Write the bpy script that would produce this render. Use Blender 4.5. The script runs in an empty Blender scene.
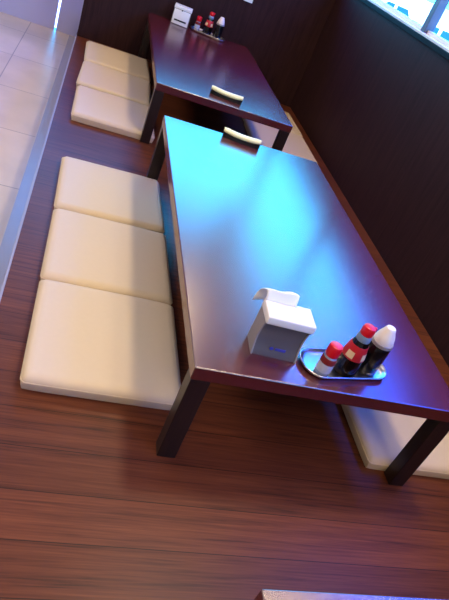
import bpy, bmesh, math, random
from mathutils import Matrix, Vector, noise
random.seed(7)
SC = bpy.context.scene
COL = SC.collection
PI = math.pi

# ------------------------------------------------------------------ materials
def lin(c):
    return tuple((x/255/12.92 if x/255 <= .04045 else ((x/255+.055)/1.055)**2.4) for x in c)

def new_mat(name):
    m = bpy.data.materials.new(name); m.use_nodes = True
    nt = m.node_tree
    b = nt.nodes['Principled BSDF']
    return m, nt, b

def setb(b, **k):
    for n, v in k.items():
        n = n.replace('_', ' ')
        if n in b.inputs:
            b.inputs[n].default_value = v

def plain(name, rgb, rough=.5, metal=0., spec=.5, var=.06, scale=30., bump=0.0, coat=0.):
    """a colour with a little procedural variation"""
    m, nt, b = new_mat(name)
    tc = nt.nodes.new('ShaderNodeTexCoord')
    nz = nt.nodes.new('ShaderNodeTexNoise'); nz.inputs['Scale'].default_value = scale; nz.inputs['Detail'].default_value = 4
    nt.links.new(tc.outputs['Object'], nz.inputs['Vector'])
    mx = nt.nodes.new('ShaderNodeMix'); mx.data_type = 'RGBA'
    c = lin(rgb)
    mx.inputs[6].default_value = (*[x*(1-var) for x in c], 1); mx.inputs[7].default_value = (*[min(1, x*(1+var)) for x in c], 1)
    nt.links.new(nz.outputs['Fac'], mx.inputs[0]); nt.links.new(mx.outputs[2], b.inputs['Base Color'])
    setb(b, Roughness=rough, Metallic=metal, Specular_IOR_Level=spec, Coat_Weight=coat)
    if bump:
        bp = nt.nodes.new('ShaderNodeBump'); bp.inputs['Strength'].default_value = bump; bp.inputs['Distance'].default_value = .002
        nt.links.new(nz.outputs['Fac'], bp.inputs['Height']); nt.links.new(bp.outputs[0], b.inputs['Normal'])
    return m

def wood(name, dark, mid, light, along='X', rough=.35, spec=.5, plank=None, grain=1., coat=0., coat_rough=.1, bump=.05, blotch=0., ior=1.5):
    """wood grain running along one axis; plank=(length, width) adds board joints"""
    m, nt, b = new_mat(name)
    N, L = nt.nodes, nt.links
    tc = N.new('ShaderNodeTexCoord')
    mp = N.new('ShaderNodeMapping')
    s = {'X': (.6, 19, 19), 'Y': (16, 1.1, 16), 'Z': (16, 16, 1.1)}[along]
    mp.inputs['Scale'].default_value = tuple(x*grain for x in s)
    vec = tc.outputs['Object']
    br = None
    if plank:
        sh = N.new('ShaderNodeVectorMath'); sh.operation = 'ADD'; sh.inputs[1].default_value = (3.1, .018, 0)
        L.new(vec, sh.inputs[0]); vec = sh.outputs[0]
        br = N.new('ShaderNodeTexBrick')
        br.inputs['Color1'].default_value = (.25, .25, .25, 1); br.inputs['Color2'].default_value = (.75, .75, .75, 1)
        br.inputs['Mortar'].default_value = (0, 0, 0, 1)
        br.inputs['Scale'].default_value = 1
        br.inputs['Mortar Size'].default_value = .0012; br.inputs['Mortar Smooth'].default_value = .2
        br.inputs['Brick Width'].default_value = plank[0]; br.inputs['Row Height'].default_value = plank[1]
        br.offset = .37
        L.new(vec, br.inputs['Vector'])
        ad = N.new('ShaderNodeVectorMath'); ad.operation = 'MULTIPLY_ADD'
        L.new(br.outputs['Color'], ad.inputs[0]); ad.inputs[1].default_value = (3.1, 5.7, 1.3); L.new(vec, ad.inputs[2])
        vec = ad.outputs[0]
    L.new(vec, mp.inputs['Vector'])
    n1 = N.new('ShaderNodeTexNoise'); n1.inputs['Scale'].default_value = 1.6; n1.inputs['Detail'].default_value = 6; n1.inputs['Roughness'].default_value = .62; n1.inputs['Distortion'].default_value = .9
    n2 = N.new('ShaderNodeTexNoise'); n2.inputs['Scale'].default_value = 7; n2.inputs['Detail'].default_value = 3; n2.inputs['Distortion'].default_value = .3
    L.new(mp.outputs[0], n1.inputs['Vector']); L.new(mp.outputs[0], n2.inputs['Vector'])
    mixv = N.new('ShaderNodeMix'); mixv.data_type = 'FLOAT'; mixv.inputs[0].default_value = .35
    L.new(n1.outputs['Fac'], mixv.inputs[2]); L.new(n2.outputs['Fac'], mixv.inputs[3])
    cr = N.new('ShaderNodeValToRGB')
    e = cr.color_ramp.elements
    e[0].position = .34; e[0].color = (*lin(dark), 1)
    e[1].position = .66; e[1].color = (*lin(light), 1)
    k = e.new(.47); k.color = (*lin(mid), 1)
    L.new(mixv.outputs[0], cr.inputs[0])
    out = cr.outputs[0]
    if blotch:
        nb = N.new('ShaderNodeTexNoise'); nb.inputs['Scale'].default_value = 3.; nb.inputs['Detail'].default_value = 2
        L.new(tc.outputs['Object'], nb.inputs['Vector'])
        hb = N.new('ShaderNodeHueSaturation'); 
        mr = N.new('ShaderNodeMapRange'); mr.inputs[1].default_value = .3; mr.inputs[2].default_value = .7; mr.inputs[3].default_value = 1-blotch; mr.inputs[4].default_value = 1+blotch
        L.new(nb.outputs['Fac'], mr.inputs[0]); L.new(mr.outputs[0], hb.inputs['Value']); L.new(out, hb.inputs['Color']); out = hb.outputs[0]
    if br:
        hv = N.new('ShaderNodeHueSaturation')
        mr2 = N.new('ShaderNodeMapRange'); mr2.inputs[1].default_value = .25; mr2.inputs[2].default_value = .75; mr2.inputs[3].default_value = .86; mr2.inputs[4].default_value = 1.14
        L.new(br.outputs['Color'], mr2.inputs[0]); L.new(mr2.outputs[0], hv.inputs['Value']); L.new(out, hv.inputs['Color'])
        mj = N.new('ShaderNodeMix'); mj.data_type = 'RGBA'
        mj.inputs[7].default_value = (*[x*.45 for x in lin(dark)], 1)
        L.new(br.outputs['Fac'], mj.inputs[0]); L.new(hv.outputs[0], mj.inputs[6]); out = mj.outputs[2]
    L.new(out, b.inputs['Base Color'])
    setb(b, Roughness=rough, Specular_IOR_Level=spec, Coat_Weight=coat, Coat_Roughness=coat_rough, IOR=ior)
    if bump:
        bp = N.new('ShaderNodeBump'); bp.inputs['Strength'].default_value = bump; bp.inputs['Distance'].default_value = .003
        L.new(mixv.outputs[0], bp.inputs['Height']); L.new(bp.outputs[0], b.inputs['Normal'])
    return m

def tile_mat():
    m, nt, b = new_mat('tile')
    N, L = nt.nodes, nt.links
    tc = N.new('ShaderNodeTexCoord'); mp = N.new('ShaderNodeMapping')
    mp.inputs['Location'].default_value = (.90+.66*8, -2.38+.66*8, 0)
    L.new(tc.outputs['Object'], mp.inputs[0])
    br = N.new('ShaderNodeTexBrick'); br.offset = 0; br.inputs['Scale'].default_value = 1
    br.inputs['Brick Width'].default_value = .66; br.inputs['Row Height'].default_value = .66
    br.inputs['Mortar Size'].default_value = .004; br.inputs['Mortar Smooth'].default_value = .3
    br.inputs['Color1'].default_value = (*lin((200, 184, 172)), 1); br.inputs['Color2'].default_value = (*lin((206, 191, 179)), 1)
    br.inputs['Mortar'].default_value = (*lin((150, 140, 138)), 1)
    L.new(mp.outputs[0], br.inputs['Vector'])
    nz = N.new('ShaderNodeTexNoise'); nz.inputs['Scale'].default_value = 5; nz.inputs['Detail'].default_value = 5
    L.new(tc.outputs['Object'], nz.inputs['Vector'])
    hs = N.new('ShaderNodeHueSaturation'); mr = N.new('ShaderNodeMapRange')
    mr.inputs[1].default_value = .3; mr.inputs[2].default_value = .7; mr.inputs[3].default_value = .93; mr.inputs[4].default_value = 1.05
    L.new(nz.outputs['Fac'], mr.inputs[0]); L.new(mr.outputs[0], hs.inputs['Value']); L.new(br.outputs['Color'], hs.inputs['Color'])
    L.new(hs.outputs[0], b.inputs['Base Color'])
    setb(b, Roughness=.32, Specular_IOR_Level=.28)
    return m

def glass_mat():
    m = bpy.data.materials.new('window_glass'); m.use_nodes = True
    nt = m.node_tree; nt.nodes.clear()
    o = nt.nodes.new('ShaderNodeOutputMaterial'); t = nt.nodes.new('ShaderNodeBsdfTransparent'); g = nt.nodes.new('ShaderNodeBsdfGlossy')
    t.inputs[0].default_value = (.93, .97, .98, 1); g.inputs['Roughness'].default_value = .02
    lw = nt.nodes.new('ShaderNodeLayerWeight'); pw = nt.nodes.new('ShaderNodeMath'); pw.operation = 'POWER'; pw.inputs[1].default_value = 5
    f = nt.nodes.new('ShaderNodeMath'); f.operation = 'MULTIPLY_ADD'; f.inputs[1].default_value = .7; f.inputs[2].default_value = .03
    nt.links.new(lw.outputs['Facing'], pw.inputs[0]); nt.links.new(pw.outputs[0], f.inputs[0])
    mx = nt.nodes.new('ShaderNodeMixShader')
    nt.links.new(f.outputs[0], mx.inputs[0]); nt.links.new(t.outputs[0], mx.inputs[1]); nt.links.new(g.outputs[0], mx.inputs[2]); nt.links.new(mx.outputs[0], o.inputs[0])
    return m

M = {}
M['boards'] = wood('floor_boards', (60, 29, 18), (90, 46, 27), (110, 60, 35), 'X', rough=.4, spec=.26, plank=(7.3, .125), grain=2.0, bump=.03)
M['table'] = wood('table_lacquer', (70, 14, 23), (78, 17, 26), (88, 20, 29), 'Y', rough=.23, spec=.5, ior=2.5, grain=1.4, bump=.006, blotch=.10)
M['table_side'] = wood('table_leg_wood', (26, 17, 17), (34, 22, 21), (44, 28, 26), 'Z', rough=.36, spec=.45, grain=1.4, bump=.03)
M['wall'] = wood('wall_veneer', (37, 20, 22), (46, 26, 27), (56, 33, 33), 'Z', rough=.6, spec=.12, grain=1.2, bump=.02)
M['wall_cap'] = wood('wall_cap_wood', (14, 10, 14), (18, 13, 18), (24, 18, 23), 'Y', rough=.6, spec=.12)
M['cushion'] = plain('cream_vinyl', (210, 191, 162), rough=.55, spec=.3, var=.02, scale=60, bump=.12)
M['piping'] = plain('cream_piping', (206, 187, 158), rough=.55, spec=.3, var=.02)
M['tile'] = tile_mat()
M['border'] = plain('grey_strip', (166, 160, 168), rough=.25, var=.05, scale=8)
M['alu'] = plain('aluminium', (150, 148, 158), rough=.5, var=.03)
M['white_frame'] = plain('white_painted_frame', (232, 232, 234), rough=.4, var=.02)
M['mullion'] = plain('grey_mullion', (84, 78, 96), rough=.45, var=.03)
M['lavender'] = plain('lavender_panel', (176, 176, 224), rough=.35, var=.05, scale=3)
M['plaster'] = plain('cream_plaster', (160, 142, 128), rough=.9, var=.03, scale=4)
M['ceiling'] = plain('ceiling_paint', (150, 124, 118), rough=.95, var=.02, scale=4)
M['glass'] = glass_mat()
M['white_plastic'] = plain('white_plastic', (236, 232, 226), rough=.35, var=.015)
M['grey_plastic'] = plain('grey_plastic', (150, 144, 142), rough=.4, var=.03)
M['taupe_plastic'] = plain('taupe_plastic', (92, 86, 88), rough=.4, var=.03)
M['dark_slot'] = plain('dark_slot', (22, 20, 26), rough=.6, var=.05)
M['blue_ink'] = plain('blue_ink', (62, 66, 170), rough=.5, var=.05)
M['paper'] = plain('napkin_paper', (245, 245, 245), rough=.9, var=.01, bump=.1)
M['steel'] = plain('stainless_steel', (206, 202, 200), rough=.28, metal=1., var=.03)
M['soy'] = plain('dark_soy_glass', (16, 9, 8), rough=.08, spec=.6, var=.1)
M['sauce'] = plain('dark_sauce_bottle', (14, 13, 16), rough=.22, spec=.5, var=.1)
M['red_cap'] = plain('red_plastic', (214, 18, 34), rough=.3, var=.04)
M['red_label'] = plain('red_label_paper', (190, 22, 30), rough=.5, var=.05)
M['cream_label'] = plain('cream_label_paper', (224, 196, 150), rough=.5, var=.04)
M['neck_sheen'] = plain('neck_painted_sheen', (120, 140, 165), rough=.06, spec=.7, var=.05)  # bluish highlight on the bottle neck, put into its base colour
M['pepper_glass'] = plain('pepper_bottle_glass', (150, 158, 176), rough=.1, spec=.7, var=.12, scale=60)
M['pale_label'] = plain('pale_label_paper', (186, 186, 198), rough=.4, var=.12, scale=90)
M['chilli'] = plain('red_chilli_powder', (128, 24, 20), rough=.7, var=.2, scale=120)
M['white_cap'] = plain('white_cap_plastic', (238, 226, 214), rough=.35, var=.02)
M['ivory'] = plain('ivory_ceramic', (255, 248, 176), rough=.3, var=.04, scale=40)
M['lacquer'] = plain('dark_lacquer', (13, 8, 8), rough=.2, var=.1)
M['asphalt'] = plain('pale_concrete', (205, 205, 200), rough=.9, var=.06, scale=.6)
M['car_white'] = plain('white_car_paint', (236, 238, 240), rough=.25, var=.01, coat=.5)
M['car_glass'] = plain('blue_car_glass', (26, 84, 150), rough=.15, spec=.4, var=.05)
M['tyre'] = plain('black_rubber', (24, 24, 26), rough=.8, var=.1)
M['hub'] = plain('wheel_hub_metal', (160, 162, 168), rough=.3, metal=1., var=.03)

# ------------------------------------------------------------------ helpers
def tag(o, label=None, cat=None, group=None, kind=None):
    if label: o['label'] = label
    if cat: o['category'] = cat
    if group: o['group'] = group
    if kind: o['kind'] = kind
    return o

def empty(name, loc=(0, 0, 0), rz=0., **k):
    o = bpy.data.objects.new(name, None); COL.objects.link(o)
    o.empty_display_size = .05
    o.location = loc; o.rotation_euler = (0, 0, rz)
    return tag(o, **k)

def build(name, bm, mat, parent=None, smooth=True, loc=None, rz=None, angle=40):
    bmesh.ops.recalc_face_normals(bm, faces=bm.faces)
    me = bpy.data.meshes.new(name); bm.to_mesh(me); bm.free()
    me.materials.append(M[mat])
    if smooth:
        me.shade_smooth()
        me.set_sharp_from_angle(angle=math.radians(angle))
    o = bpy.data.objects.new(name, me); COL.objects.link(o)
    if parent: o.parent = parent
    if loc: o.location = loc
    if rz is not None: o.rotation_euler = (0, 0, rz)
    return o

def box(bm, x0, y0, z0, x1, y1, z1, bev=0., seg=2):
    r = bmesh.ops.create_cube(bm, size=1)
    vs = r['verts']
    for v in vs:
        v.co = Vector((x0+(v.co.x+.5)*(x1-x0), y0+(v.co.y+.5)*(y1-y0), z0+(v.co.z+.5)*(z1-z0)))
    if bev:
        es = list({e for v in vs for e in v.link_edges})
        bmesh.ops.bevel(bm, geom=es, offset=bev, segments=seg, profile=.5, affect='EDGES')
    return bm

def bxo(name, dims, mat, parent=None, bev=0., seg=2, **k):
    bm = bmesh.new(); box(bm, *dims, bev=bev, seg=seg)
    o = build(name, bm, mat, parent, **k)
    if bev:
        wn = o.modifiers.new('flat_faces', 'WEIGHTED_NORMAL'); wn.weight = 100; wn.keep_sharp = True
    return o

def lathe(bm, prof, n=32, cx=0., cy=0.):
    """prof: list of (radius, z) from bottom to top"""
    rings = []
    for r, z in prof:
        if r < 1e-6:
            rings.append([bm.verts.new((cx, cy, z))])
        else:
            rings.append([bm.verts.new((cx+r*math.cos(2*PI*i/n), cy+r*math.sin(2*PI*i/n), z)) for i in range(n)])
    for a, b in zip(rings, rings[1:]):
        for i in range(n):
            j = (i+1) % n
            if len(a) == 1 and len(b) == 1: continue
            if len(a) == 1: bm.faces.new((a[0], b[j], b[i]))
            elif len(b) == 1: bm.faces.new((a[i], a[j], b[0]))
            else: bm.faces.new((a[i], a[j], b[j], b[i]))
    return bm

def prism(bm, poly, a0, a1, axis='x'):
    """closed outline extruded along an axis; poly is in the two other axes"""
    def P(p, a):
        return {'x': (a, p[0], p[1]), 'y': (p[0], a, p[1]), 'z': (p[0], p[1], a)}[axis]
    lo = [bm.verts.new(P(p, a0)) for p in poly]; hi = [bm.verts.new(P(p, a1)) for p in poly]
    n = len(poly)
    bm.faces.new(lo); bm.faces.new(hi[::-1])
    for i in range(n):
        j = (i+1) % n
        bm.faces.new((lo[i], lo[j], hi[j], hi[i]))
    return bm

def copy_tree(o, parent=None):
    c = o.copy(); COL.objects.link(c)
    if parent: c.parent = parent
    for ch in list(o.children):
        copy_tree(ch, c)
    return c

def struct(o, label, cat):
    return tag(o, label, cat, kind='structure')

# ------------------------------------------------------------------ measures
H = .34                       # table height
W, LEN = .796, 1.667
XE, YB, XW = -.486, 3.818, 1.311
TZ = -.25                     # tiled floor
YF = 4.70                     # glazed front beyond the partition
CZ = 2.65
GZ = -2.2                     # ground outside

# ------------------------------------------------------------------ the room
struct(bxo('floor', (XE, -3.2, -.2, XW, YF, 0), 'boards'), 'raised brown wooden plank floor of the seating area', 'floor')
struct(bxo('floor_tile', (-5.5, -3.2, TZ-.1, XE, YF+.12, TZ), 'tile'), 'pale grey tiled floor below the raised seating area', 'floor')
struct(bxo('trim_1', (XE-.009, -3.2, -.022, XE, YB+.04, .0015), 'alu', bev=.002), 'thin metal nosing along the edge of the raised floor', 'trim')
struct(bxo('trim_2', (XE-.006, -3.2, TZ, XE, YF, -.022), 'wall'), 'dark riser under the edge of the raised floor', 'trim')
struct(bxo('trim_3', (XE-.08, -3.2, TZ, XE-.006, YF, TZ+.004), 'border'), 'grey strip along the foot of the raised floor', 'trim')  # flat grey strip laid on the tile beside the riser
struct(bxo('wall_back', (XE, YB, 0, XW, YB+.08, 1.0), 'wall', bev=.003), 'dark brown wood partition behind the far table', 'wall')
struct(bxo('wall_right', (XW, -3.2, GZ, XW+.085, YF, .985), 'wall'), 'dark brown wood wall under the window beside the tables', 'wall')
struct(bxo('wall_right_header', (XW, -3.2, 2.05, XW+.14, YF, CZ), 'plaster'), 'cream wall above the side window', 'wall')
struct(bxo('wall_left', (-5.6, -3.2, TZ, -5.5, YF, CZ), 'plaster'), 'cream wall on the far side of the tiled floor', 'wall')
struct(bxo('wall_rear', (-5.6, -3.3, GZ, XW+.14, -3.2, CZ), 'plaster'), 'cream wall behind the viewer', 'wall')
struct(bxo('wall_front_header', (-5.6, YF, 2.5, XW+.14, YF+.12, CZ), 'plaster'), 'cream wall above the glazed front', 'wall')
struct(bxo('wall_front_blocker', (-5.6, YF, 1.0, -.9, YF+.12, 2.5), 'plaster'), 'added unseen cream wall beside the glazed front, blocking daylight over the lavender panels', 'wall')  # unseen wall added to keep blue daylight off the tile and far cushions
struct(bxo('ceiling', (-5.6, -3.3, CZ, XW+.14, YF+.12, CZ+.1), 'ceiling'), 'off white ceiling', 'ceiling')
struct(bxo('trim_4', (XW-.010, -3.2, .960, XW, YF, .988), 'wall_cap', bev=.003), 'dark cap strip along the top of the window wall', 'trim')

# side window: white sill, frame, mullions, panes
w1 = empty('window_1', (XW+.03, 0, .985)); struct(w1, 'side window over the dark wall with white sill and grey mullion', 'window')
bxo('window_sill', (-.022, -3.2, 0, .075, YF, .014), 'white_frame', w1, bev=.003)
bxo('window_frame', (.02, -3.2, .014, .06, YF, .034), 'white_frame', w1, bev=.002)
bxo('window_frame', (.02, -3.2, 1.03, .06, YF, 1.065), 'white_frame', w1, bev=.002)
for y in (-2.6, -.95, .70, 2.36, 4.0):
    bxo('mullion', (.0, y-.027, .014, .055, y+.027, 1.04), 'mullion', w1, bev=.004)
bxo('pane', (.037, -3.2, .032, .043, YF, 1.032), 'glass', w1, smooth=False)

# glazed front: pale panels below, glass above, bright gap between two door leaves
gap = -.695
w2 = empty('window_2', (0, YF, TZ)); struct(w2, 'glazed front beyond the partition with pale lavender lower panels', 'window')
bxo('lower_panel', (-5.5, .03, 0, gap-.009, .07, 1.25), 'lavender', w2, bev=.003)
bxo('lower_panel', (gap+.009, .03, 0, XW, .07, 1.25), 'lavender', w2, bev=.003)
bxo('window_rail', (-.9, .02, 1.25, XW, .08, 1.29), 'white_frame', w2, bev=.003)
bxo('window_rail', (-.9, .02, 2.71, XW, .08, 2.75), 'white_frame', w2, bev=.003)
for x in (gap,):
    bxo('mullion', (x-.02, .025, 1.29, x+.02, .075, 2.71), 'mullion', w2, bev=.003)
bxo('pane', (-.9, .046, 1.29, XW, .052, 2.71), 'glass', w2, smooth=False)

# ground outside
struct(bxo('ground', (-60, -60, GZ-.2, 90, 120, GZ), 'asphalt', smooth=False), 'pale sunlit paving outside the window', 'ground')

# ------------------------------------------------------------------ tables
def make_table(label, loc, length, width=W, rz=0.):
    t = empty('low_table', loc, rz, label=label, cat='table', group='low lacquered dining tables')
    th, lw = .042, .053
    bxo('tabletop', (0, 0, H-th, width, length, H), 'table', t, bev=.004, seg=3)
    for x in (0.002, width-lw-.002):
        for y in (.001, length-.048):
            bxo('leg', (x, y, 0.0003, x+lw, y+.046, H-th+.0005), 'table_side', t, bev=.003)
    # narrow rails that tie the legs under the top
    for x in (.012, width-.030):
        bxo('rail', (x, .046, H-th-.028, x+.018, length-.047, H-th+.0005), 'table_side', t, bev=.002)
    return t
make_table('dark red lacquered low table in the middle, with bright blue window reflections on its top', (0, 0, 0), LEN)
make_table('dark low table standing against the partition, behind the table with blue reflections', (-.02, 2.126, 0), 1.645)
make_table('dark low table of which only one corner shows at the bottom edge', (.072, -.524-1.645, 0), 1.645)

# ------------------------------------------------------------------ cushions
def cushion_mesh(w, d, t):
    bm = bmesh.new()
    box(bm, -w/2, -d/2, 0, w/2, d/2, t, bev=.014, seg=4)
    # slightly rounded corners in plan, soft top
    for v in bm.verts:
        x, y = v.co.x/(w/2), v.co.y/(d/2)
        k = (abs(x)*abs(y))**6
        v.co.x *= 1-.018*k; v.co.y *= 1-.018*k
    return bm
def top_pillow(w, d, t):
    n = 14
    bm = bmesh.new()
    box(bm, -w/2+.006, -d/2+.006, .004, w/2-.006, d/2-.006, t-.002)
    return bm
def piping_mesh(w, d, z, r=.0032, cr=.02):
    pts = []
    for sx, sy, a0 in ((1, 1, 0), (-1, 1, 90), (-1, -1, 180), (1, -1, 270)):
        for i in range(6):
            a = math.radians(a0+i*18)
            pts.append((sx*(w/2-cr)+cr*math.cos(a), sy*(d/2-cr)+cr*math.sin(a), z))
    bm = bmesh.new(); n = len(pts); rings = []
    for i in range(n):
        p = Vector(pts[i]); tg = (Vector(pts[(i+1) % n])-Vector(pts[i-1])).normalized(); nn = Vector((tg.y, -tg.x, 0))
        rings.append([bm.verts.new(p+nn*r*math.cos(a)+Vector((0, 0, r*math.sin(a)))) for a in (2*PI*k/8 for k in range(8))])
    for i in range(n):
        a, b = rings[i], rings[(i+1) % n]
        for k in range(8):
            bm.faces.new((a[k], a[(k+1) % 8], b[(k+1) % 8], b[k]))
    return bm
def full_cushion(w=.46, d=.476, t=.046):
    """grid with a crowned top, rounded edges"""
    bm = bmesh.new(); n = 22
    def h(u):   # edge fall-off
        e = 1-abs(u)
        return 1-(max(0, 1-e/.05))**2.6*.20
    top = {}; bot = {}
    us = [-1+2*i/n for i in range(n+1)]
    us = [math.copysign(abs(u)**.72, u) for u in us]
    for i, u in enumerate(us):
        for j, v in enumerate(us):
            k = (abs(u)*abs(v))**8
            x, y = u*w/2*(1-.014*k), v*d/2*(1-.014*k)
            hh = h(u)*h(v)
            wob = .0012*noise.noise(Vector((x*9, y*9, w*10)))
            top[i, j] = bm.verts.new((x, y, (t*hh+.003*(1-u*u)*(1-v*v)+wob)))
            if i in (0, n) or j in (0, n):
                bot[i, j] = bm.verts.new((x*.985, y*.985, .0003))
    for i in range(n):
        for j in range(n):
            bm.faces.new((top[i, j], top[i+1, j], top[i+1, j+1], top[i, j+1]))
    ring = [(i, 0) for i in range(n)]+[(n, j) for j in range(n)]+[(i, n) for i in range(n, 0, -1)]+[(0, j) for j in range(n, 0, -1)]
    mid = {k: bm.verts.new((top[k].co.x*1.006, top[k].co.y*1.006, t*.45)) for k in ring}
    for a, b in zip(ring, ring[1:]+ring[:1]):
        bm.faces.new((top[a], mid[a], mid[b], top[b])); bm.faces.new((mid[a], bot[a], bot[b], mid[b]))
    bm.faces.new([bot[k] for k in ring])
    return bm

CW, CD, CT = .458, .474, .046
proto = empty('floor_cushion')
build('cover', full_cushion(CW, CD, CT), 'cushion', proto, angle=70)
build('piping', piping_mesh(CW+.001, CD+.001, .030, r=.0022, cr=.016), 'piping', proto)
G1, G2, G3 = 'cream cushions along the near table', 'cream cushions along the far table, aisle side', 'cream cushions between the far table and the wall'
spots = [
    (-.152, .404, .3, 'cream square floor cushion nearest the viewer, beside the front left leg of the middle table', G1),
    (-.156, .886, .4, 'cream floor cushion in the middle of the row of three beside the middle table', G1),
    (-.164, 1.376, 1.2, 'cream floor cushion at the back of the row of three beside the middle table', G1),
    (-.173, 2.385, .3, 'cream cushion at the front of the aisle-side row at the far table, behind its leg', G2),
    (-.176, 2.895, -1.8, 'cream cushion in the middle of the aisle-side row of three at the far table', G2),
    (-.172, 3.400, 1.2, 'cream cushion of the aisle-side row closest to the dark partition', G2),
    (.972, 2.765, -.3, 'cream cushion between far table and window wall, the nearer of two', G3),
    (.980, 3.250, .3, 'cream cushion between far table and window wall, in the corner by the partition', G3),
    (.902, .287, .2, 'cream cushion partly hidden behind the front right leg of the middle table', G1),
]
for i, (x, y, a, lab, g) in enumerate(spots):
    o = proto if i == 0 else copy_tree(proto)
    o.location = (x, y, 0); o.rotation_euler = (0, 0, math.radians(a))
    tag(o, lab, 'cushion', g)

# ------------------------------------------------------------------ napkin dispensers
def make_dispenser(label, loc, rz, front_slot):
    t = empty('napkin_dispenser', loc, rz, label=label, cat='napkin dispenser')
    w, d, h = .128, .074, .130
    # side profile in (y, z): concave back face under an overhanging lid
    prof = [(0.004, 0)]
    for i in range(9):
        f = i/8
        prof.append((.004+.013*math.sin(PI*f)+.004*f, .004+f*(h-.030)))
    prof += [(d, h-.024), (d, 0)]
    bm = bmesh.new(); prism(bm, prof, -w/2+.004, w/2-.004, 'x')
    build('body', bm, 'taupe_plastic', t)
    for s in (-1, 1):
        rim = [(p[0]-.005, p[1]) for p in prof[:-2]]
        pr2 = [(max(-.001, p[0]-.003), p[1]) for p in prof[:-2]] + [(d+.001, h-.024), (d+.001, 0)]
        bm = bmesh.new(); prism(bm, pr2, s*(w/2-.004), s*w/2, 'x')
        build('side_panel', bm, 'grey_plastic', t)
    bm = bmesh.new(); box(bm, -w/2-.002, -.004, h-.024, w/2+.002, d+.003, h, bev=.004, seg=3)
    build('lid', bm, 'white_plastic', t)
    # printed mark low on the concave face
    bm = bmesh.new()
    lathe(bm, [(0, 0), (.006, 0), (.006, .0008), (0, .0008)], 16)
    for v in bm.verts: v.co = Vector((v.co.x-.014, .0085-v.co.z*1.2, .026+v.co.y*.8))
    box(bm, -.004, .0072, .022, .026, .0088, .030, bev=.0006)
    build('printed_mark', bm, 'blue_ink', t)
    # the dispensing face at the other side
    bm = bmesh.new(); box(bm, -w/2+.004, d, .004, w/2-.004, d+.004, h-.026, bev=.002)
    build('front_plate', bm, 'white_plastic', t)
    bm = bmesh.new(); box(bm, -.045, d+.003, .026, .045, d+.0056, .037, bev=.001)
    build('slot', bm, 'dark_slot', t)
    bm = bmesh.new(); lathe(bm, [(0, 0), (.005, 0), (.005, .002), (0, .002)], 16)
    for v in bm.verts: v.co = Vector((v.co.x+.004, d+.0038+v.co.z, .104+v.co.y))
    build('lock_hole', bm, 'dark_slot', t)
    return t
make_dispenser('white and grey napkin dispenser with a napkin sticking up, on the middle table', (.221, .083, H+.0003), math.radians(-3), True)
make_dispenser('pale napkin dispenser with a dark slot, on the far table by the partition', (.214, 3.748, H+.0003), math.radians(172), True)

# napkin pulled up at the back of the near dispenser
bm = bmesh.new()
nu, nv = 13, 13
g = {}
for i in range(nu):
    for j in range(nv):
        u, v = i/(nu-1), j/(nv-1)
        # v runs up the front leaf, over the fold and down the back leaf
        if v < .5:
            w_ = v/.5; y = .064+.010*w_; z = .1307+.029*w_
        else:
            w_ = (v-.5)/.5; y = .074+.046*w_+.010*math.sin(PI*w_); z = .1597+.010*math.sin(PI*w_)-.060*w_
        lift = max(0, (v-.3)/.7)
        x = -.066+.086*u - .012*lift*(1-u)
        y += .006*math.sin(u*6+v*3)*lift
        z += .006*math.sin(u*PI)*lift - .016*(1-u)**2*lift + .003*math.sin(u*9)*lift
        g[i, j] = bm.verts.new((x, y, z))
for i in range(nu-1):
    for j in range(nv-1):
        bm.faces.new((g[i, j], g[i+1, j], g[i+1, j+1], g[i, j+1]))
bmesh.ops.remove_doubles(bm, verts=bm.verts, dist=1e-5)
nap = build('paper_napkin', bm, 'paper', loc=(.221, .083, H), rz=math.radians(-3), angle=80)
sd = nap.modifiers.new('thickness', 'SOLIDIFY'); sd.thickness = .0012
tag(nap, 'white paper napkin sticking up behind the near napkin dispenser', 'napkin')

# ------------------------------------------------------------------ condiment trays and bottles
def tray_outline(L, Wd, r, n=10):
    pts = []
    for sx, sy, a0 in ((1, 1, 0), (-1, 1, 90), (-1, -1, 180), (1, -1, 270)):
        for i in range(n+1):
            a = math.radians(a0+90*i/n)
            pts.append((sx*(L/2-r)+r*math.cos(a), sy*(Wd/2-r)+r*math.sin(a)))
    return pts
def make_tray(label, loc, rz):
    L, Wd, r = .274, .112, .050
    t = empty('condiment_tray', loc, rz, label=label, cat='tray', group='stainless condiment trays')
    base = tray_outline(L, Wd, r)
    def sc(k):
        return [(x*(1-2*k/L), y*(1-2*k/Wd)) for x, y in base]
    levels = [(.014, 0.0), (.008, .001), (.002, .008), (0., .012), (.002, .0125), (.005, .009), (.011, .0028), (.016, .002)]
    bm = bmesh.new(); rings = [[bm.verts.new((x, y, z)) for x, y in sc(k)] for k, z in levels]
    n = len(base)
    for a, b in zip(rings, rings[1:]):
        for i in range(n):
            j = (i+1) % n
            bm.faces.new((a[i], a[j], b[j], b[i]))
    bm.faces.new(rings[0][::-1]); bm.faces.new(rings[-1])
    build('dish', bm, 'steel', t, angle=60)
    rim = sc(.001); bm = bmesh.new(); rg = []
    for i in range(n):
        p = Vector((*rim[i], .0125)); q = Vector((*rim[(i+1) % n], .0125)); o_ = Vector((*rim[i-1], .0125))
        tg = (q-o_).normalized(); nn = Vector((tg.y, -tg.x, 0))
        rg.append([bm.verts.new(p+nn*.0022*math.cos(a)+Vector((0, 0, .0022*math.sin(a)))) for a in (2*PI*k/8 for k in range(8))])
    for i in range(n):
        a, b = rg[i], rg[(i+1) % n]
        for k in range(8): bm.faces.new((a[k], a[(k+1) % 8], b[(k+1) % 8], b[k]))
    build('rolled_rim', bm, 'steel', t, angle=80)
    return t

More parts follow.
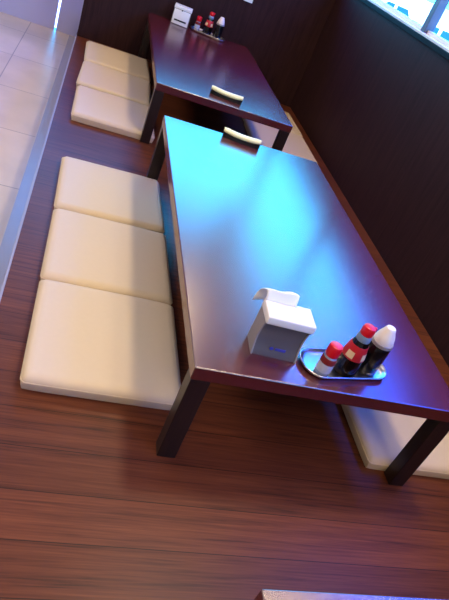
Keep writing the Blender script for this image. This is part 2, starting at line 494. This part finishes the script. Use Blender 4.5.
def make_pepper(label, loc):
    t = empty('spice_bottle', loc, label=label, cat='bottle', group='red capped spice bottles')
    bm = bmesh.new(); lathe(bm, [(0, 0), (.018, 0), (.0205, .003), (.0205, .052), (.018, .060), (.0145, .064), (.0145, .068), (0, .068)])
    build('glass_body', bm, 'pepper_glass', t)
    bm = bmesh.new(); lathe(bm, [(.0208, .014), (.0211, .015), (.0211, .040), (.0208, .041)])
    build('paper_label', bm, 'pale_label', t)
    bm = bmesh.new(); lathe(bm, [(.0208, .042), (.0210, .043), (.0210, .054), (.0190, .0598)])
    build('red_band', bm, 'chilli', t)
    bm = bmesh.new(); lathe(bm, [(0, .066), (.0180, .066), (.0188, .068), (.0188, .094), (.0170, .098), (.012, .0995), (0, .0995)])
    build('cap', bm, 'red_cap', t)
    return t
def make_soy(label, loc):
    t = empty('soy_sauce_bottle', loc, label=label, cat='bottle', group='red capped soy sauce bottles')
    bm = bmesh.new(); lathe(bm, [(0, 0), (.031, 0), (.034, .004), (.0345, .02), (.032, .055), (.0275, .085), (.023, .103), (.019, .115)])
    build('glass_body', bm, 'soy', t)
    bm = bmesh.new(); lathe(bm, [(.0322, .058), (.0325, .0585), (.0283, .0845), (.0245, .1005), (.0238, .1008)])
    build('red_label', bm, 'red_label', t)
    # pale patches printed on the label, one on each side
    for a0 in (200, 285):
        bm = bmesh.new(); c = []
        for k in range(5):
            a = math.radians(a0+k*10)
            c.append([bm.verts.new((rr*math.cos(a), rr*math.sin(a), z)) for rr, z in ((.0322, .063), (.0290, .083))])
        for p, q in zip(c, c[1:]): bm.faces.new((p[0], q[0], q[1], p[1]))
        build('label_patch', bm, 'cream_label', t)
    bm = bmesh.new(); lathe(bm, [(.0192, .113), (.0205, .117), (.0195, .128), (.016, .134), (0, .135)])
    build('neck', bm, 'neck_sheen', t)
    bm = bmesh.new(); lathe(bm, [(0, .132), (.0165, .132), (.0180, .134), (.0180, .150), (.0155, .157), (.008, .160), (0, .160)])
    s = lathe(bm, [(0, .150), (.005, .150), (.004, .158), (0, .159)], 12, cx=.017)
    build('cap', bm, 'red_cap', t)
    return t
def make_sauce(label, loc):
    t = empty('sauce_bottle', loc, label=label, cat='bottle', group='white capped sauce bottles')
    bm = bmesh.new(); lathe(bm, [(0, 0), (.029, 0), (.0315, .004), (.0315, .080), (.0305, .092), (.0270, .101), (0, .102)])
    build('bottle_body', bm, 'sauce', t)
    bm = bmesh.new(); lathe(bm, [(.0275, .097), (.0312, .098), (.0312, .107), (.0275, .109)])
    build('collar', bm, 'grey_plastic', t)
    bm = bmesh.new(); lathe(bm, [(0, .106), (.0285, .106), (.0290, .110), (.0240, .128), (.0165, .144), (.0145, .150), (.0125, .153), (0, .154)])
    build('cap', bm, 'white_cap', t)
    return t
a1 = math.radians(11)
TX, TY = .434, .104
make_tray('oval stainless tray holding the condiment bottles beside the near napkin dispenser', (TX, TY, H+.0003), a1)
def on_tray(cx, cy, a, u, v):
    return (cx+u*math.cos(a)-v*math.sin(a), cy+u*math.sin(a)+v*math.cos(a), H+.0026)
make_pepper('small red capped spice bottle at the left end of the near condiment tray', on_tray(TX, TY, a1, -.086, -.026))
make_soy('red capped soy sauce bottle with red label, in the middle of the near condiment tray', on_tray(TX, TY, a1, -.005, -.014))
make_sauce('dark sauce bottle with white conical cap, at the right end of the near condiment tray', on_tray(TX, TY, a1, .074, -.006))
a2 = math.radians(-14)
UX, UY = .432, 3.700
make_tray('stainless tray holding the condiment bottles at the partition end of the far table', (UX, UY, H+.0003), a2)
make_pepper('small red capped spice bottle on the far tray, next to the far napkin dispenser', on_tray(UX, UY, a2, -.092, 0))
make_soy('red capped soy sauce bottle in the middle of the far condiment tray', on_tray(UX, UY, a2, -.012, .006))
make_sauce('dark white capped sauce bottle at the right end of the far condiment tray', on_tray(UX, UY, a2, .068, .004))

# ------------------------------------------------------------------ curved ivory bars on dark bases
def make_bar(label, loc, rz):
    t = empty('curved_bar', loc, rz, label=label, cat='holder', group='ivory curved bars on dark bases')
    L = .184
    def sweep(sec, sag, z0):
        bm = bmesh.new(); rs = []; n = 20
        for i in range(n+1):
            u = -1+2*i/n
            k = 1-.22*abs(u)**5
            rs.append([bm.verts.new((u*L/2, y*k+.006*(u*u-.4), z0+z*k+sag*u*u)) for y, z in sec])
        m_ = len(sec)
        for a, b in zip(rs, rs[1:]):
            for j in range(m_):
                bm.faces.new((a[j], a[(j+1) % m_], b[(j+1) % m_], b[j]))
        bm.faces.new(rs[0]); bm.faces.new(rs[-1][::-1])
        return bm
    ov = [(.017*math.cos(a), .0130*math.sin(a)) for a in (2*PI*k/14 for k in range(14))]
    bm = bmesh.new(); rs = []
    n = 20
    for i in range(n+1):
        u = -1+2*i/n
        top = .016+.006*u*u
        yy = .006*(u*u-.4)
        rs.append([bm.verts.new((u*L/2*.99, y+yy, z)) for y, z in ((-.015, 0), (.012, 0), (.011, top), (-.012, top))])
    for a, b in zip(rs, rs[1:]):
        for j in range(4): bm.faces.new((a[j], a[(j+1) % 4], b[(j+1) % 4], b[j]))
    bm.faces.new(rs[0]); bm.faces.new(rs[-1][::-1])
    build('dark_base', bm, 'lacquer', t)
    build('ivory_bar', sweep(ov, .006, .0265), 'ivory', t, angle=60)
    return t
make_bar('curved ivory bar on a dark base, at the far edge of the middle table', (.372, 1.612, H+.0003), math.radians(-9))
make_bar('curved ivory bar on a dark base, at the near edge of the far table', (.380, 2.232, H+.0003), math.radians(-11))

# ------------------------------------------------------------------ small plate on the partition
wp = empty('wall_plate', (.665, YB, .695)); tag(wp, 'small white plate fixed high on the dark partition', 'wall plate')
bxo('plate', (-.036, -.008, -.058, .036, -.0002, .058), 'white_plastic', wp, bev=.003)
bxo('switch', (-.012, -.011, -.022, .012, -.0075, .022), 'white_plastic', wp, bev=.002)

# ------------------------------------------------------------------ parked cars outside
def make_car(label, loc, rz):
    t = empty('parked_car', loc, rz, label=label, cat='car', group='white cars parked outside the window')
    low = [(-2.1, .32), (-2.16, .60), (-2.05, .86), (-1.2, .96), (1.1, .98), (1.95, .92), (2.12, .70), (2.1, .32)]
    bm = bmesh.new(); prism(bm, low, -.84, .84, 'y')
    bmesh.ops.bevel(bm, geom=[e for e in bm.edges], offset=.06, segments=2, affect='EDGES')
    build('body', bm, 'car_white', t)
    bm = bmesh.new()
    lo = [(-1.35, -.78), (1.55, -.78), (1.55, .78), (-1.35, .78)]; hi = [(-.62, -.60), (1.05, -.60), (1.05, .60), (-.62, .60)]
    a = [bm.verts.new((x, y, .95)) for x, y in lo]; b = [bm.verts.new((x, y, 1.46)) for x, y in hi]
    bm.faces.new(a[::-1]); bm.faces.new(b)
    for i in range(4): bm.faces.new((a[i], a[(i+1) % 4], b[(i+1) % 4], b[i]))
    bmesh.ops.bevel(bm, geom=[e for e in bm.edges], offset=.05, segments=2, affect='EDGES')
    build('cabin', bm, 'car_white', t)
    for s in (-1, 1):
        for q in ([(-1.02, 1.0), (-.08, 1.0), (-.08, 1.38), (-.52, 1.38)], [(.12, 1.0), (1.12, 1.0), (.86, 1.38), (.12, 1.38)]):
            bm = bmesh.new()
            def yy(z): return .78-(z-.95)/.51*.18
            f = [bm.verts.new((x, s*(yy(z)+.012), z)) for x, z in q]; g_ = [bm.verts.new((x, s*(yy(z)-.02), z)) for x, z in q]
            bm.faces.new(f); bm.faces.new(g_[::-1])
            for i in range(4): bm.faces.new((f[i], f[(i+1) % 4], g_[(i+1) % 4], g_[i]))
            build('side_window', bm, 'car_glass', t)
    for x in (-1.32, 1.32):
        for s in (-1, 1):
            bm = bmesh.new(); lathe(bm, [(0, -.1), (.29, -.1), (.32, -.07), (.32, .07), (.29, .1), (0, .1)], 24)
            for v in bm.verts: v.co = Vector((x+v.co.x, s*.76+v.co.z, .32+v.co.y))
            wh = build('wheel', bm, 'tyre', t)
            bm = bmesh.new(); lathe(bm, [(0, 0), (.19, 0), (.17, .012), (0, .016)], 20)
            for v in bm.verts: v.co = Vector((x+v.co.x, s*(.86+v.co.z), .32+v.co.y))
            build('hubcap', bm, 'hub', wh)
    return t
make_car('white car with blue windows outside the window, right of the mullion', (19.4, 35.3, GZ), math.radians(-27))
make_car('white car with blue windows outside the window, left of the mullion', (18.6, 40.9, GZ), math.radians(-27))

# ------------------------------------------------------------------ light
wd = bpy.data.worlds.new('sky'); SC.world = wd; wd.use_nodes = True
nt = wd.node_tree; bg = nt.nodes['Background']
tc = nt.nodes.new('ShaderNodeTexCoord'); cl = nt.nodes.new('ShaderNodeTexNoise')
cl.inputs['Scale'].default_value = 2.6; cl.inputs['Detail'].default_value = 3; cl.inputs['Roughness'].default_value = .5
mp = nt.nodes.new('ShaderNodeMapping'); mp.inputs['Scale'].default_value = (1, 1, 1.6); mp.inputs['Location'].default_value = (.35, .1, .2)
cr = nt.nodes.new('ShaderNodeValToRGB')   # blue sky between brighter, paler clouds
cr.color_ramp.elements[0].position = .40; cr.color_ramp.elements[0].color = (.004, .07, .80, 1)
cr.color_ramp.elements[1].position = .62; cr.color_ramp.elements[1].color = (.05, .54, 1.0, 1)
nt.links.new(tc.outputs['Generated'], mp.inputs[0]); nt.links.new(mp.outputs[0], cl.inputs['Vector'])
sx = nt.nodes.new('ShaderNodeSeparateXYZ'); nt.links.new(tc.outputs['Generated'], sx.inputs[0])
# pale cyan near the horizon, deeper blue overhead, clouds breaking it up
hz = nt.nodes.new('ShaderNodeMapRange'); hz.inputs[1].default_value = .22; hz.inputs[2].default_value = .62; hz.inputs[3].default_value = .22; hz.inputs[4].default_value = -.16
nt.links.new(sx.outputs['Z'], hz.inputs[0])
ad = nt.nodes.new('ShaderNodeMath'); ad.operation = 'ADD'
nt.links.new(hz.outputs[0], ad.inputs[0]); nt.links.new(cl.outputs['Fac'], ad.inputs[1]); nt.links.new(ad.outputs[0], cr.inputs[0])
nt.links.new(cr.outputs[0], bg.inputs[0])
bg.inputs[1].default_value = 12
def lamp(name, kind, loc, energy, color, size=.5, size_y=None, rot=(0, 0, 0), **k):
    l = bpy.data.lights.new(name, kind); l.energy = energy; l.color = color
    if kind == 'AREA':
        l.size = size
        if size_y: l.shape = 'RECTANGLE'; l.size_y = size_y
    o = bpy.data.objects.new(name, l); COL.objects.link(o); o.location = loc; o.rotation_euler = rot
    for a, b in k.items(): setattr(l, a, b)
    return o
sun = lamp('sun', 'SUN', (0, 0, 10), 14.0, (1, .96, .9), rot=(math.radians(32), 0, math.radians(-40)))
sun.data.angle = math.radians(1)
warm = (1, .80, .56); neutral = (1, .88, .80)
for i, (x, y, e) in enumerate([(.63, .75, 28), (1.16, .2, 12), (.63, 2.95, 19), (.95, -2.4, 32), (-2.4, .4, 44), (-2.9, 2.9, 66), (-.6, -1.5, 32)]):  # lamps over the tables cast the cushion shadows; the others are added fill
    lamp('ceiling_and_fill_lamp', 'AREA', (x, y, CZ-.02), e, (1, .72, .44) if x == .63 and y > 2 else warm if x > -1 else neutral, .26 if x > .6 and y > 0 else 1.0)
# portals guide the daylight through the two glazed openings
p1 = lamp('window_portal', 'AREA', (XW+.16, .75, 1.52), 1, (1, 1, 1), 1.05, 7.8, rot=(0, math.radians(90), 0)); p1.data.cycles.is_portal = True
p2 = lamp('window_portal', 'AREA', (.2, YF+.14, 1.75), 1, (1, 1, 1), 2.2, 1.45, rot=(math.radians(-90), 0, 0)); p2.data.cycles.is_portal = True

# ------------------------------------------------------------------ camera
cam = bpy.data.cameras.new('camera'); co = bpy.data.objects.new('camera', cam); COL.objects.link(co)
co.location = (-.39092, -1.00214, 1.23896)
co.rotation_mode = 'XYZ'; co.rotation_euler = (.957252, -.349614, -.133525)
cam.sensor_fit = 'VERTICAL'; cam.sensor_height = 24.0; cam.sensor_width = 24.0*449/600
cam.lens = 24.0*585.12/600
cam.clip_start = .02; cam.clip_end = 300
SC.camera = co
vs = SC.view_settings
vs.view_transform = 'Standard'; vs.look = 'None'; vs.gamma = 1; vs.use_curve_mapping = False; vs.exposure = 0.0
